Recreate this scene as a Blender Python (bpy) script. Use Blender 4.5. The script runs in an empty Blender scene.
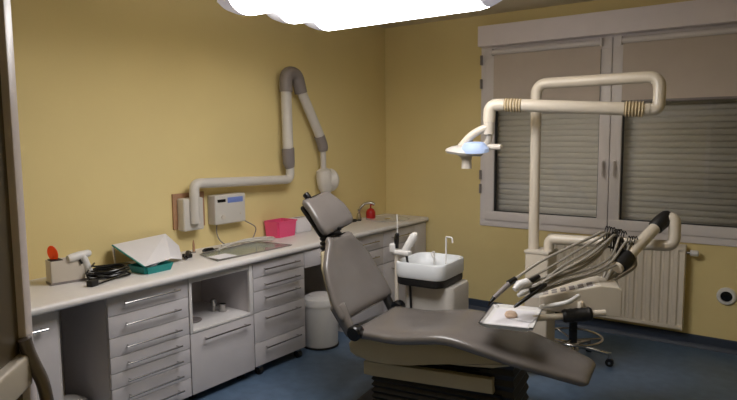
import bpy, bmesh, math, random
from mathutils import Vector, Matrix, Euler
random.seed(4)
SC = bpy.context.scene
COL = SC.collection
PI = math.pi
V = Vector

# ------------------------------------------------------------------ materials
def lin(c):
    return tuple(((x/255)/12.92 if x/255 <= .04045 else (((x/255)+.055)/1.055)**2.4) for x in c)

def mat(name, rgb, rough=.5, metal=0., noise=0., nscale=8., bump=0., bscale=40., spec=.5, coat=0.):
    m = bpy.data.materials.new(name); m.use_nodes = True
    nt = m.node_tree; b = nt.nodes['Principled BSDF']
    b.inputs['Roughness'].default_value = rough; b.inputs['Metallic'].default_value = metal
    b.inputs['Specular IOR Level'].default_value = spec
    b.inputs['Coat Weight'].default_value = coat; b.inputs['Coat Roughness'].default_value = .15
    c = lin(rgb)
    tc = nt.nodes.new('ShaderNodeTexCoord')
    n = nt.nodes.new('ShaderNodeTexNoise'); n.inputs['Scale'].default_value = nscale; n.inputs['Detail'].default_value = 4
    nt.links.new(tc.outputs['Object'], n.inputs['Vector'])
    r = nt.nodes.new('ShaderNodeValToRGB')
    r.color_ramp.elements[0].position = .3; r.color_ramp.elements[1].position = .7
    k = max(noise, .015)
    r.color_ramp.elements[0].color = tuple(x*(1-k) for x in c)+(1,)
    r.color_ramp.elements[1].color = tuple(min(1, x*(1+k)) for x in c)+(1,)
    nt.links.new(n.outputs['Fac'], r.inputs['Fac']); nt.links.new(r.outputs['Color'], b.inputs['Base Color'])
    if bump:
        n2 = nt.nodes.new('ShaderNodeTexNoise'); n2.inputs['Scale'].default_value = bscale; n2.inputs['Detail'].default_value = 5
        nt.links.new(tc.outputs['Object'], n2.inputs['Vector'])
        bp = nt.nodes.new('ShaderNodeBump'); bp.inputs['Strength'].default_value = bump; bp.inputs['Distance'].default_value = .01
        nt.links.new(n2.outputs['Fac'], bp.inputs['Height']); nt.links.new(bp.outputs['Normal'], b.inputs['Normal'])
    return m

def emit(name, rgb, strength):
    m = bpy.data.materials.new(name); m.use_nodes = True
    b = m.node_tree.nodes['Principled BSDF']
    b.inputs['Base Color'].default_value = (.8, .8, .8, 1)
    b.inputs['Emission Color'].default_value = tuple(rgb)+(1,)
    b.inputs['Emission Strength'].default_value = strength
    return m

def glass(name, tint=(1, 1, 1), gloss=1., rough=.0):
    m = bpy.data.materials.new(name); m.use_nodes = True
    nt = m.node_tree; nt.nodes.clear()
    o = nt.nodes.new('ShaderNodeOutputMaterial'); mix = nt.nodes.new('ShaderNodeMixShader')
    t = nt.nodes.new('ShaderNodeBsdfTransparent'); t.inputs['Color'].default_value = tuple(tint)+(1,)
    g = nt.nodes.new('ShaderNodeBsdfGlossy'); g.inputs['Roughness'].default_value = rough
    f = nt.nodes.new('ShaderNodeFresnel'); f.inputs['IOR'].default_value = 1.5
    a = nt.nodes.new('ShaderNodeMath'); a.operation = 'MULTIPLY'; a.inputs[1].default_value = gloss
    nt.links.new(f.outputs[0], a.inputs[0]); nt.links.new(a.outputs[0], mix.inputs['Fac'])
    nt.links.new(t.outputs[0], mix.inputs[1]); nt.links.new(g.outputs[0], mix.inputs[2]); nt.links.new(mix.outputs[0], o.inputs['Surface'])
    return m

M = dict(
    wall=mat('yellow wall paint', (226, 207, 150), .75, noise=.03, nscale=1.5, bump=.08, bscale=120, spec=.2),
    ceil=mat('ceiling paint', (214, 202, 176), .85, noise=.03, nscale=2, spec=.2),
    floor=mat('blue vinyl floor', (88, 109, 134), .36, noise=.16, nscale=14, bump=.02, bscale=60, spec=.4),
    base=mat('dark blue skirting along the worktop wall', (52, 62, 80), .5, noise=.05),
    lam=mat('white laminate', (205, 200, 202), .4, noise=.02),
    lam_in=mat('grey cabinet panel', (206, 200, 196), .55, noise=.03),
    top=mat('white worktop', (222, 218, 216), .35, noise=.02, nscale=30),
    chrome=mat('brushed steel', (190, 188, 185), .22, 1.),
    pvc=mat('white window frame', (226, 220, 220), .4),
    blind=mat('beige blind fabric', (206, 194, 184), .9, noise=.02, bump=.05, bscale=300, spec=.1),
    slat=mat('beige shutter slats', (226, 222, 212), .6),
    box=mat('white shutter box', (240, 232, 236), .5, bump=.02),
    cream=mat('cream enamel', (214, 204, 188), .35, coat=.2),
    ivory=mat('ivory plastic', (206, 197, 184), .45),
    xray=mat('grey white enamel', (204, 199, 192), .38),
    greyp=mat('grey plastic', (134, 126, 124), .5),
    leather=mat('grey brown leather', (110, 104, 100), .25, noise=.06, nscale=6, bump=.08, bscale=220, spec=.6),
    shell=mat('olive cream shell', (168, 155, 124), .5),
    black=mat('black rubber', (22, 21, 22), .5, bump=.05),
    blackg=mat('glossy black plastic', (18, 18, 20), .25),
    white=mat('white plastic', (222, 220, 218), .35),
    bowl=mat('white ceramic', (228, 232, 236), .15, coat=.4),
    rad=mat('white radiator enamel', (222, 212, 196), .4),
    corr=mat('ribbed tan sleeve', (188, 170, 136), .55),
    teal=mat('teal plastic', (20, 140, 138), .4),
    pink=mat('pink plastic', (232, 84, 130), .35),
    orange=mat('orange acrylic', (255, 80, 25), .25),
    red=mat('red liquid soap', (190, 30, 30), .3),
    blue=mat('navy fabric', (22, 34, 92), .6),
    paper=mat('white paper', (224, 222, 226), .8, spec=.1),
    brown=mat('brown wooden board', (168, 128, 96), .6, noise=.12, nscale=12),
    doorp=mat('brown door panel', (92, 80, 58), .4, noise=.05, nscale=3),
    doorf=mat('pale door frame', (240, 230, 230), .35),
    pull=mat('dark grey pull', (120, 112, 108), .25, .2),
    lilac=mat('blue display label', (120, 140, 205), .4),
    basin=mat('pale sink enamel', (206, 208, 212), .25, coat=.3),
    flesh=mat('pinkish cotton', (216, 190, 168), .8),
    dark=mat('night outside', (12, 12, 16), .9),
    house=mat('white lamp housing', (210, 206, 212), .45),
    hose=mat('grey rubber hose', (160, 154, 144), .4),
)
M['glass'] = glass('window glass')
M['clear'] = glass('clear acrylic', (.93, .97, .95), .55)
M['lobe'] = emit('lit lamp diffuser', (1.0, .98, .985), 13.4)
M['lobe_end'] = emit('faintly lit lamp end', (.86, .82, 1.0), .22)
M['lens'] = emit('lit lamp lens', (.62, .76, 1.0), .2)
M['lens'].node_tree.nodes['Principled BSDF'].inputs['Base Color'].default_value = (.38, .48, .72, 1)

# ------------------------------------------------------------------ mesh helpers
def new(name, bm, m, parent=None, smooth=True, auto=35):
    me = bpy.data.meshes.new(name)
    bmesh.ops.recalc_face_normals(bm, faces=bm.faces)
    if smooth:
        for f in bm.faces: f.smooth = True
        for e in bm.edges:
            if len(e.link_faces) == 2 and e.calc_face_angle(0) > math.radians(auto): e.smooth = False
    bm.to_mesh(me); bm.free()
    ms = m if isinstance(m, (list, tuple)) else [m]
    for x in ms: me.materials.append(M[x] if isinstance(x, str) else x)
    o = bpy.data.objects.new(name, me); COL.objects.link(o)
    if parent: o.parent = parent
    return o

def tag(o, label, cat=None, group=None, kind=None):
    if label: o['label'] = label
    if cat: o['category'] = cat
    if group: o['group'] = group
    if kind: o['kind'] = kind
    return o

def thing(name, label, cat, loc=(0, 0, 0), rz=0., group=None):
    o = bpy.data.objects.new(name, None); COL.objects.link(o)
    o.location = loc; o.rotation_euler = (0, 0, rz); o.empty_display_size = .05
    return tag(o, label, cat, group)

def copy_tree(o, parent=None):
    c = o.copy(); COL.objects.link(c)
    if parent: c.parent = parent
    for ch in list(o.children): copy_tree(ch, c)
    return c

def box(bm, x0, x1, y0, y1, z0, z1, bev=0., seg=2, mx=None, mi=0):
    vs = [bm.verts.new((x, y, z)) for x in (x0, x1) for y in (y0, y1) for z in (z0, z1)]
    fs = [bm.faces.new([vs[i] for i in q]) for q in ((0, 1, 3, 2), (4, 6, 7, 5), (0, 4, 5, 1), (2, 3, 7, 6), (0, 2, 6, 4), (1, 5, 7, 3))]
    for f in fs: f.material_index = mi
    if bev:
        es = set(e for f in fs for e in f.edges)
        r = bmesh.ops.bevel(bm, geom=list(es), offset=bev, segments=seg, profile=.6, affect='EDGES')
        vs = list({v for f in r['faces'] for v in f.verts} | {v for v in vs if v.is_valid})
    if mx is not None: bmesh.ops.transform(bm, matrix=mx, verts=[v for v in vs if v.is_valid])
    return vs

def B(x0, x1, y0, y1, z0, z1, bev=0., seg=2, mx=None):
    bm = bmesh.new(); box(bm, x0, x1, y0, y1, z0, z1, bev, seg, mx); return bm

def fillet(pts, r, n=6):
    pts = [V(p) for p in pts]; out = [pts[0]]
    for i in range(1, len(pts)-1):
        a, b, c = pts[i-1], pts[i], pts[i+1]
        u = (a-b); w = (c-b); ra = min(r, u.length*.49, w.length*.49)
        p = b+u.normalized()*ra; q = b+w.normalized()*ra
        for k in range(n+1):
            t = k/n; out.append(p*(1-t)**2+b*2*t*(1-t)+q*t*t)
    out.append(pts[-1]); return out

def smoothpath(pts, n=6):
    pts = [V(p) for p in pts]; P = [pts[0]*2-pts[1]]+pts+[pts[-1]*2-pts[-2]]; out = []
    for i in range(1, len(P)-2):
        a, b, c, d = P[i-1:i+3]
        for k in range(n):
            t = k/n
            out.append(.5*((2*b)+(c-a)*t+(2*a-5*b+4*c-d)*t*t+(3*b-a-3*c+d)*t**3))
    out.append(pts[-1]); return out

def tube(bm, pts, r, n=16, cap=True, sx=1., mi=0):
    pts = [V(p) for p in pts]; N = len(pts)
    rs = r if isinstance(r, (list, tuple)) else [r]*N
    T = [((pts[min(i+1, N-1)]-pts[max(i-1, 0)])).normalized() for i in range(N)]
    up = V((0, 0, 1)) if abs(T[0].z) < .9 else V((1, 0, 0))
    nrm = (up-T[0]*up.dot(T[0])).normalized(); rings = []
    for i in range(N):
        nrm = (nrm-T[i]*nrm.dot(T[i])).normalized(); bi = T[i].cross(nrm)
        rings.append([bm.verts.new(pts[i]+(nrm*math.cos(2*PI*k/n)*sx+bi*math.sin(2*PI*k/n))*rs[i]) for k in range(n)])
    for i in range(N-1):
        for k in range(n):
            f = bm.faces.new((rings[i][k], rings[i][(k+1) % n], rings[i+1][(k+1) % n], rings[i+1][k])); f.material_index = mi
    if cap:
        bm.faces.new(rings[0][::-1]).material_index = mi; bm.faces.new(rings[-1]).material_index = mi

def T(pts, r, n=16, **k):
    bm = bmesh.new(); tube(bm, pts, r, n, **k); return bm

def lathe(bm, prof, n=24, c=(0, 0, 0), mx=None, mi=0, sx=1., sy=1.):
    c = V(c); rings = []
    for r, z in prof:
        if r < 1e-5: rings.append([bm.verts.new(c+V((0, 0, z)))])
        else: rings.append([bm.verts.new(c+V((r*sx*math.cos(2*PI*k/n), r*sy*math.sin(2*PI*k/n), z))) for k in range(n)])
    for a, b in zip(rings, rings[1:]):
        for k in range(n):
            k2 = (k+1) % n
            if len(a) == 1 and len(b) == 1: continue
            if len(a) == 1: f = bm.faces.new((a[0], b[k], b[k2]))
            elif len(b) == 1: f = bm.faces.new((a[k], a[k2], b[0]))
            else: f = bm.faces.new((a[k], a[k2], b[k2], b[k]))
            f.material_index = mi
    if len(rings[0]) > 1: bm.faces.new(rings[0][::-1])
    if len(rings[-1]) > 1: bm.faces.new(rings[-1])
    if mx is not None: bmesh.ops.transform(bm, matrix=mx, verts=[v for r in rings for v in r])

def Lt(prof, n=24, **k):
    bm = bmesh.new(); lathe(bm, prof, n, **k); return bm

def prism(bm, poly, ax, a0, a1, bev=0., seg=2):
    # poly of 2D points extruded along an axis; ax 'y': (x,z), 'x': (y,z), 'z': (x,y)
    def P(p, a): return {'y': (p[0], a, p[1]), 'x': (a, p[0], p[1]), 'z': (p[0], p[1], a)}[ax]
    v0 = [bm.verts.new(P(p, a0)) for p in poly]; v1 = [bm.verts.new(P(p, a1)) for p in poly]; n = len(poly)
    fs = [bm.faces.new(v0), bm.faces.new(v1[::-1])]
    for i in range(n): fs.append(bm.faces.new((v0[i], v0[(i+1) % n], v1[(i+1) % n], v1[i])))
    if bev:
        es = list({e for f in fs for e in f.edges if e.calc_face_angle(1) > .4}) if False else list(fs[0].edges)+list(fs[1].edges)
        bmesh.ops.bevel(bm, geom=es, offset=bev, segments=seg, profile=.6, affect='EDGES')

def PR(poly, ax, a0, a1, bev=0., seg=2):
    bm = bmesh.new(); prism(bm, poly, ax, a0, a1, bev, seg); return bm

def loft(bm, rings):
    R = [[bm.verts.new(p) for p in r] for r in rings]; n = len(R[0])
    for a, b in zip(R, R[1:]):
        for k in range(n): bm.faces.new((a[k], a[(k+1) % n], b[(k+1) % n], b[k]))
    bm.faces.new(R[0][::-1]); bm.faces.new(R[-1])

def cushion(frames, endr, nn=40, ex=3.2, dish=0., m='leather', name='cushion', parent=None):
    # frames: (centre, side, normal, half width, half thickness)
    fr = []; n = len(frames)
    for i, (c, s, nm, hw, ht) in enumerate(frames): fr.append((V(c), V(s).normalized(), V(nm).normalized(), hw, ht))
    def capf(f, d, k):
        c, s, nm, hw, ht = f; a = k*PI/2
        return (c+d*endr*math.sin(a), s, nm, hw-endr*.8*(1-math.cos(a)), ht*max(math.cos(a), .12))
    d0 = (fr[0][0]-fr[1][0]).normalized(); d1 = (fr[-1][0]-fr[-2][0]).normalized()
    seq = [capf(fr[0], d0, k) for k in (1, .85, .65, .4, .2)]+fr+[capf(fr[-1], d1, k) for k in (.2, .4, .65, .85, 1)]
    rings = []
    for c, s, nm, hw, ht in seq:
        ring = []
        for k in range(nn):
            a = 2*PI*k/nn; ca, sa = math.cos(a), math.sin(a)
            u = math.copysign(abs(ca)**(2/ex), ca); w = math.copysign(abs(sa)**(2/ex), sa)
            # wide side: superellipse stretched so that the flat top is wide and the rim round
            off = nm*(w*ht)
            if w > 0: off = off-nm*dish*(1-u*u)*w
            ring.append(c+s*(u*hw)+off)
        rings.append(ring)
    bm = bmesh.new(); loft(bm, rings)
    return new(name, bm, m, parent, auto=60)

def plate_at(x, y, z, rz=0, rx=0, ry=0):
    return Matrix.Translation((x, y, z)) @ Euler((rx, ry, rz)).to_matrix().to_4x4()

# ------------------------------------------------------------------ room shell
XR, YN, H = 4.35, -5.2, 2.57
tag(new('floor', B(-.02, XR, YN, .02, -.05, 0), 'floor', smooth=False), 'blue speckled vinyl floor of the surgery', kind='structure')
tag(new('ceiling', B(-.05, XR, YN, .05, H, H+.05), 'ceil', smooth=False), 'dim beige ceiling', kind='structure')
tag(new('wall_left', B(-.1, 0, YN, 0, 0, H), 'wall', smooth=False), 'yellow wall behind the worktop', kind='structure')
WX0, WX1, WZ0, WZ1 = 1.022, 3.19, .775, 2.33
bm = bmesh.new()
box(bm, -.1, WX0, 0, .12, 0, H); box(bm, WX1, XR+.1, 0, .12, 0, H); box(bm, WX0, WX1, 0, .12, 0, WZ0); box(bm, WX0, WX1, 0, .12, WZ1, H)
tag(new('wall_back', bm, 'wall', smooth=False), 'yellow wall with the window', kind='structure')
tag(new('wall_right', B(XR, XR+.1, YN, 0, 0, H), 'wall', smooth=False), 'yellow wall out of view', kind='structure')
tag(new('wall_near', B(-.1, XR+.1, YN-.1, YN, 0, H), 'wall', smooth=False), 'yellow wall out of view', kind='structure')
bm = bmesh.new(); prism(bm, [(0, 0), (-.035, 0), (-.028, .018), (-.014, .03), (-.012, .085), (-.004, .09), (0, .09)], 'x', 0, XR)
tag(new('baseboard_back', bm, 'base'), 'dark blue coved skirting under the window', kind='structure')
tag(new('baseboard_left', B(0, .012, YN, -.035, 0, .09, .003), 'base'), 'dark blue skirting', kind='structure')

# window
win = bpy.data.objects.new('window_1', None); COL.objects.link(win); tag(win, 'white two-sash window with closed shutter', kind='structure')
bm = bmesh.new(); F = .055
box(bm, WX0-.012, WX1+.012, -.012, .07, WZ0-.012, WZ0+F, .006)
box(bm, WX0-.012, WX1+.012, -.012, .07, WZ1-.06, WZ1, .006)
box(bm, WX0-.012, WX0+F-.01, -.011, .069, WZ0, WZ1-.01, .006); box(bm, WX1-F+.01, WX1+.012, -.011, .069, WZ0, WZ1-.01, .006)
new('window_frame', bm, 'pvc', win)
XM = 2.10
def sash(x0, x1, hx):
    bm = bmesh.new(); z0, z1, w = WZ0+.045, WZ1-.05, .082
    for a in ((x0, x1, z0, z0+w*.95), (x0, x1, z1-w, z1)): box(bm, a[0], a[1], -.028, .045, a[2], a[3], .007)
    for a in ((x0, x0+w), (x1-w, x1)): box(bm, a[0], a[1], -.0275, .0445, z0+.01, z1-.01, .007)
    s = new('sash', bm, 'pvc', win)
    bm = bmesh.new(); g = w-.004
    for a in ((x0+g, x1-g, z0+g*.95, z0+g*.95+.009), (x0+g, x1-g, z1-g-.009, z1-g)): box(bm, a[0], a[1], -.012, .03, a[2], a[3])
    for a in ((x0+g, x0+g+.009), (x1-g-.009, x1-g)): box(bm, a[0], a[1], -.012, .03, z0+g, z1-g)
    new('gasket', bm, 'black', s, smooth=False)
    new('pane', B(x0+w-.01, x1-w+.01, .012, .018, z0+w-.02, z1-w+.02), 'glass', s, smooth=False)
    bm = bmesh.new(); box(bm, hx-.012, hx+.012, -.04, -.028, 1.28, 1.36, .004); tube(bm, fillet([(hx, -.035, 1.34), (hx, -.07, 1.34), (hx, -.07, 1.23)], .015), .009, 10)
    new('window_handle', bm, 'pvc', s)
sash(WX0+.04, XM-.002, XM-.042); sash(XM+.002, WX1-.04, XM+.042)
for z in (1.05, 1.17, 1.95, 2.15):
    bm = bmesh.new(); tube(bm, [(WX0-.002, -.03, z), (WX0-.002, -.03, z+.08)], .011, 12); tag(new('hinge', bm, 'greyp', win), 'dark hinge sleeve')

# roller blinds inside, on each sash
def roller_blind(x0, x1, zb, label):
    t = thing('roller_blind', label, 'blind', ((x0+x1)/2, -.03, zb), group='roller blinds on the window sashes')
    w = (x1-x0)/2; top = WZ1-.085-zb
    bm = bmesh.new(); tube(bm, [(-w, -.022, top), (w, -.022, top)], .024, 14); box(bm, -w-.01, -w+.004, -.05, .0, top-.03, top+.03, .004); box(bm, w-.004, w+.01, -.05, .0, top-.03, top+.03, .004)
    tag(new('cassette', bm, 'pvc', t), 'white roller cassette')
    new('fabric', B(-w+.006, w-.006, -.009, -.006, 0, top-.015), 'blind', t, smooth=False)
    new('bottom_bar', B(-w+.006, w-.006, -.014, -.001, -.014, .004, .003), 'greyp', t)
roller_blind(1.133, 2.023, 1.80, 'beige roller blind over the top of the left sash')
roller_blind(2.173, 3.078, 1.80, 'beige roller blind over the top of the right sash')

# shutter: box on the wall, curtain outside
sh = thing('roller_shutter', 'closed beige roller shutter with a white box above the window', 'shutter', (2.105, .1, .78))
new('shutter_box', B(-1.08, 1.15, -.215, -.101, 1.513, 1.682, .006), 'box', sh)
bm = bmesh.new(); pts = []; p = .046; zt = 1.56
nz = int(zt/p)
for k in range(nz):
    z = k*p-.02
    for a, b in ((0, 0), (.0045, .002), (.008, .010), (.009, .023), (.008, .034), (.004, .041), (-.001, .043), (-.001, .046)): pts.append((a, z+b))
front = [(-a+.02, z) for a, z in pts]; poly = front+[(.04, front[-1][1]), (.04, front[0][1])]
v0 = [bm.verts.new((-1.1, y, z)) for y, z in front]; v1 = [bm.verts.new((1.1, y, z)) for y, z in front]
for i in range(len(front)-1): bm.faces.new((v0[i], v1[i], v1[i+1], v0[i+1]))
o = new('slat_curtain', bm, 'slat', sh, auto=50)
so = o.modifiers.new('t', 'SOLIDIFY'); so.thickness = .008; so.offset = 1
for sx in (-1, 1): new('guide_rail', B(sx*1.085-.02, sx*1.085+.02, .0, .05, 0, 1.5, .003), 'pvc', sh)
tag(new('trim_1', B(-.1, XR+.1, .24, .26, 0, H), 'dark', smooth=False), 'night outside', kind='structure')

# radiator
r = thing('radiator', 'white ribbed panel radiator under the window', 'radiator', (2.16, 0, .13))
RW, RH = .5, .62
bm = bmesh.new(); n = 17; prof = []
for k in range(n):
    x = -RW+.025+k*(2*RW-.05)/(n-1)*1.0
    prof.append(x)
step = prof[1]-prof[0]; line = [(-RW, -.088)]
for x in prof[:-1]:
    line += [(x+step*.12, -.088), (x+step*.28, -.1), (x+step*.72, -.1), (x+step*.88, -.088)]
line += [(RW, -.088)]
poly = line+[(RW, -.078), (-RW, -.078)]
prism(bm, poly, 'z', .03, RH-.03)
box(bm, -RW, RW, -.1, -.078, RH-.035, RH-.005, .006); box(bm, -RW, RW, -.1, -.078, .005, .035, .006)
box(bm, -RW, RW, -.05, -.035, .01, RH-.01, .004)
new('panel', bm, 'rad', r, auto=30)
bm = bmesh.new()
box(bm, -RW-.004, -RW+.004, -.1, -.035, 0, RH, .002); box(bm, RW-.004, RW+.004, -.1, -.035, 0, RH, .002)
for k in range(24): x = -RW+.03+k*(2*RW-.06)/23; box(bm, x-.004, x+.004, -.095, -.04, RH-.004, RH+.002)
box(bm, -RW, RW, -.1, -.09, RH-.004, RH+.004); box(bm, -RW, RW, -.045, -.035, RH-.004, RH+.004)
new('casing', bm, 'rad', r)
for x in (-.3, .3): new('bracket', B(x-.02, x+.02, -.045, -.001, .1, .5), 'rad', r, smooth=False)
bm = bmesh.new(); tube(bm, [(RW, -.06, RH-.05), (RW+.03, -.06, RH-.05)], .009, 12); tube(bm, [(RW+.02, -.06, RH-.05), (RW+.02, 0, RH-.05)], .009, 12)
v = new('valve_body', bm, 'chrome', r)
bm = bmesh.new(); tube(bm, [(RW+.03, -.06, RH-.05), (RW+.036, -.06, RH-.05), (RW+.08, -.06, RH-.05), (RW+.086, -.06, RH-.05)], [.015, .023, .021, .014], 16)
tag(new('valve_knob', bm, 'white', r), 'white thermostat knob')

# round wall outlet
o = thing('wall_outlet', 'round white wall outlet with a dark centre right of the radiator', 'wall outlet', (2.925, 0, .405))
bm = bmesh.new(); lathe(bm, [(.063, 0), (.063, .012), (.055, .022), (.038, .024), (.038, .008)], 28, mx=Matrix.Rotation(PI/2, 4, 'X')); new('ring', bm, 'white', o)
bm = bmesh.new(); lathe(bm, [(.0375, .009), (.0375, .014), (.02, .018), (0, .018)], 24, mx=Matrix.Rotation(PI/2, 4, 'X'))
for k in range(8):
    a = k*PI/4; tube(bm, [(.008*math.cos(a), -.019, .008*math.sin(a)), (.033*math.cos(a), -.016, .033*math.sin(a))], .002, 6)
tag(new('socket_face', bm, 'blackg', o), 'black slotted centre')

# ------------------------------------------------------------------ ceiling lamp with three lobes
lamp = thing('ceiling_lamp', 'hanging lamp with three long lit white diffusers, over the dental chair', 'lamp', (1.61, -2.555, 2.138))
LX = .615
def lobe(y, dx):
    rings = []; N = 18
    for i in range(25):
        t = i/24; x = -LX+2*LX*t+dx
        e = min(t, 1-t)*2*LX; k = min(1, e/.16); k = math.sin(k*PI/2)**.7 if k > 0 else 0
        w = .115*(.45+.55*k); d = .075*(.12+.88*k)
        ring = [V((x, y+w*math.cos(PI+PI*j/N), w*0+.08+d*math.sin(PI+PI*j/N))) for j in range(N+1)]
        rings.append(ring)
    bm = bmesh.new(); R = [[bm.verts.new(p) for p in rg] for rg in rings]
    # ends: unlit caps ; middle: lit
    for a, b, i in zip(R, R[1:], range(24)):
        for k in range(N):
            f = bm.faces.new((a[k], b[k], b[k+1], a[k+1])); f.material_index = 1 if i in (0, 1, 2, 22, 23) else 0
    for a in (R[0], R[-1]):
        bm.faces.new(a).material_index = 1
    o = new('diffuser', bm, ['lobe', 'lobe_end'], lamp, auto=80)
    return o
for y, dx in ((-.27, -.01), (.03, .0), (.31, .0)):
    lobe(y, dx)
    new('reflector', B(-LX+dx+.01, LX+dx-.01, y-.055, y+.055, .0795, .097, .004), 'house', lamp)
bm = bmesh.new()
for x in (-.45, .45): new('crossbar', B(x-.03, x+.03, -.39, .47, .097, .12, .004), 'house', lamp)
for x, y in ((-.56, -.27), (.56, -.27), (-.56, .31), (.56, .31)): new('suspension_rod', T([(x, y, .09), (x, y, .437)], .007, 10), 'white', lamp)

# ------------------------------------------------------------------ worktop and cabinets
FX = .52; ZT = .8
bm = bmesh.new(); prism(bm, [(0, ZT-.038), (.57, ZT-.038), (.578, ZT-.03), (.578, ZT-.012), (.57, ZT-.002), (.56, ZT), (0, ZT)], 'y', -4.3, -.012)
for v_ in bm.verts:
    if v_.co.x > .3: v_.co.x += .035*(-1.77-v_.co.y)/2.5 if v_.co.y < -1.77 else -.09
worktop = new('worktop', bm, 'top', auto=50)
tag(worktop, 'long white worktop along the yellow wall', 'worktop')

def handle(x, y0, y1, z, parent, r=.005):
    bm = bmesh.new(); tube(bm, [(x+.03, y0, z), (x+.03, y1, z)], r, 10)
    for y in (y0+.02, y1-.02): tube(bm, [(x, y, z), (x+.03, y, z)], r*.8, 8)
    return tag(new('handle', bm, 'chrome', parent), 'steel bar handle')

def drawer(y0, y1, z0, z1, parent, h=None, x=FX, name='drawer', hy=None):
    d = new(name, B(x-.02, x, y0+.0015, y1-.0015, z0+.0015, z1-.0015, .0025, 2), 'lam', parent)
    hy = hy or (y0+.08, y1-.08)
    if h: handle(x, hy[0], hy[1], h, d)
    return d

def caster(x, y, parent, z1=.07):
    bm = bmesh.new()
    tube(bm, [(x, y-.016, .026), (x, y+.016, .026)], .026, 18)
    w = new('caster', bm, 'black', parent)
    bm = bmesh.new(); box(bm, x-.012, x+.012, y-.02, y+.02, .045, z1, .003); tube(bm, [(x, y-.02, .026), (x, y+.02, .026)], .008, 10)
    tag(new('fork', bm, 'chrome', w), 'steel caster fork')
    return w

def carcass(y0, y1, z0, z1, parent, x1=FX-.021, back=True, m='lam', name='body'):
    bm = bmesh.new(); t = .018
    box(bm, .02, x1, y0, y0+t, z0, z1, .001); box(bm, .02, x1, y1-t, y1, z0, z1, .001)
    box(bm, .02, x1, y0+t, y1-t, z0, z0+t); box(bm, .02, x1, y0+t, y1-t, z1-t, z1)
    if back: box(bm, .02, .03, y0+t, y1-t, z0+t, z1-t)
    return new(name, bm, m, parent, smooth=False)

ZC = .758
# seven-drawer cabinet
c = thing('drawer_cabinet', 'white cabinet of seven drawers below the teal tray', 'cabinet', (0, 0, 0))
carcass(-3.26, -2.762, .07, ZC, c)
zs = [.752, .646, .53, .427, .341, .258, .166, .055]; hs = [.707, .594, .475, .383, .291, .203, .118]
for i in range(7): drawer(-3.26, -2.762, zs[i+1], zs[i], c, hs[i], hy=(-3.18, -2.835))
for y in (-3.2, -2.82): caster(.44, y, c)
for y in (-3.2, -2.82): caster(.08, y, c)
# niche cabinet
c = thing('niche_cabinet', 'white cabinet with an open niche above one deep drawer', 'cabinet', (0, 0, 0))
carcass(-2.758, -2.262, .07, ZC, c)
bm = bmesh.new(); y0, y1, z0, z1 = -2.757, -2.263, .425, .752
box(bm, FX-.02, FX+.002, y0, y0+.02, z0, z1, .003); box(bm, FX-.02, FX+.002, y1-.028, y1, z0, z1, .003)
box(bm, FX-.02, FX, y0+.02, y1-.028, z1-.03, z1, .003); box(bm, FX-.02, FX+.004, y0+.02, y1-.028, z0, z0+.016, .003)
tag(new('niche_frame', bm, 'top', c), 'white edge frame')
new('shelf', B(.03, FX-.021, -2.739, -2.281, .423, .44), 'top', c, smooth=False)
drawer(-2.758, -2.262, .055, .422, c, .376, hy=(-2.675, -2.32))
for y in (-2.7, -2.32): caster(.44, y, c)
# five-drawer cabinet
c = thing('drawer_cabinet', 'white cabinet of five drawers on casters beside the waste bin', 'cabinet', (0, 0, 0))
carcass(-2.258, -1.772, .07, ZC, c)
zs = [.752, .652, .563, .425, .222, .052]; hs = [.704, .602, .515, .378, .181]
for i in range(5): drawer(-2.258, -1.772, max(zs[i+1], .066), zs[i], c, hs[i], hy=(-2.18, -1.845))
for y in (-2.20, -1.825): caster(.492, y, c, .066)
for y in (-2.19, -1.83): caster(.08, y, c)
# left cupboard
c = thing('cupboard', 'white cupboard at the near end, behind the door leaf', 'cupboard', (0, 0, 0))
carcass(-4.1, -3.517, .07, ZC, c)
d = drawer(-4.1, -3.517, .055, .752, c, name='door'); handle(FX, -3.75, -3.575, .676, d)
new('plinth', B(.06, .46, -4.09, -3.53, 0, .069), 'lam_in', c, smooth=False)
# panel at the back of the knee space
c = thing('back_panel', 'grey panel closing the gap left of the seven drawers', 'panel', (0, 0, 0))
new('board', B(.03, .048, -3.514, -3.263, .02, ZC), 'lam_in', c, smooth=False)
new('side_board', B(.05, .5, -3.514, -3.5, .02, ZC), 'lam_in', c, smooth=False)
# shallow drawer unit over the bin
c = thing('shallow_drawer_unit', 'shallow white drawer box hung under the worktop above the bin', 'drawer unit', (0, 0, 0))
carcass(-1.768, -1.23, .64, ZC, c)
drawer(-1.768, -1.23, .632, .752, c, .692, hy=(-1.62, -1.38))
# sink cabinet
c = thing('sink_cabinet', 'white cabinet under the sink in the corner', 'cabinet', (0, 0, 0))
carcass(-1.225, -.03, .07, ZC, c, x1=.449)
for (y0, y1) in ((-1.225, -.725), (-.722, -.222)):
    for z0, z1, hh in ((.62, .752, .69), (.48, .617, .56), (.055, .477, .42)): drawer(y0, y1, z0, z1, c, hh, x=.47, hy=(y0+.1, y1-.1))
new('end_panel', B(.449, .47, -.219, -.03, .055, .752, .002), 'lam', c)
new('plinth', B(.05, .42, -1.2, -.05, 0, .069), 'lam_in', c, smooth=False)

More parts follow.
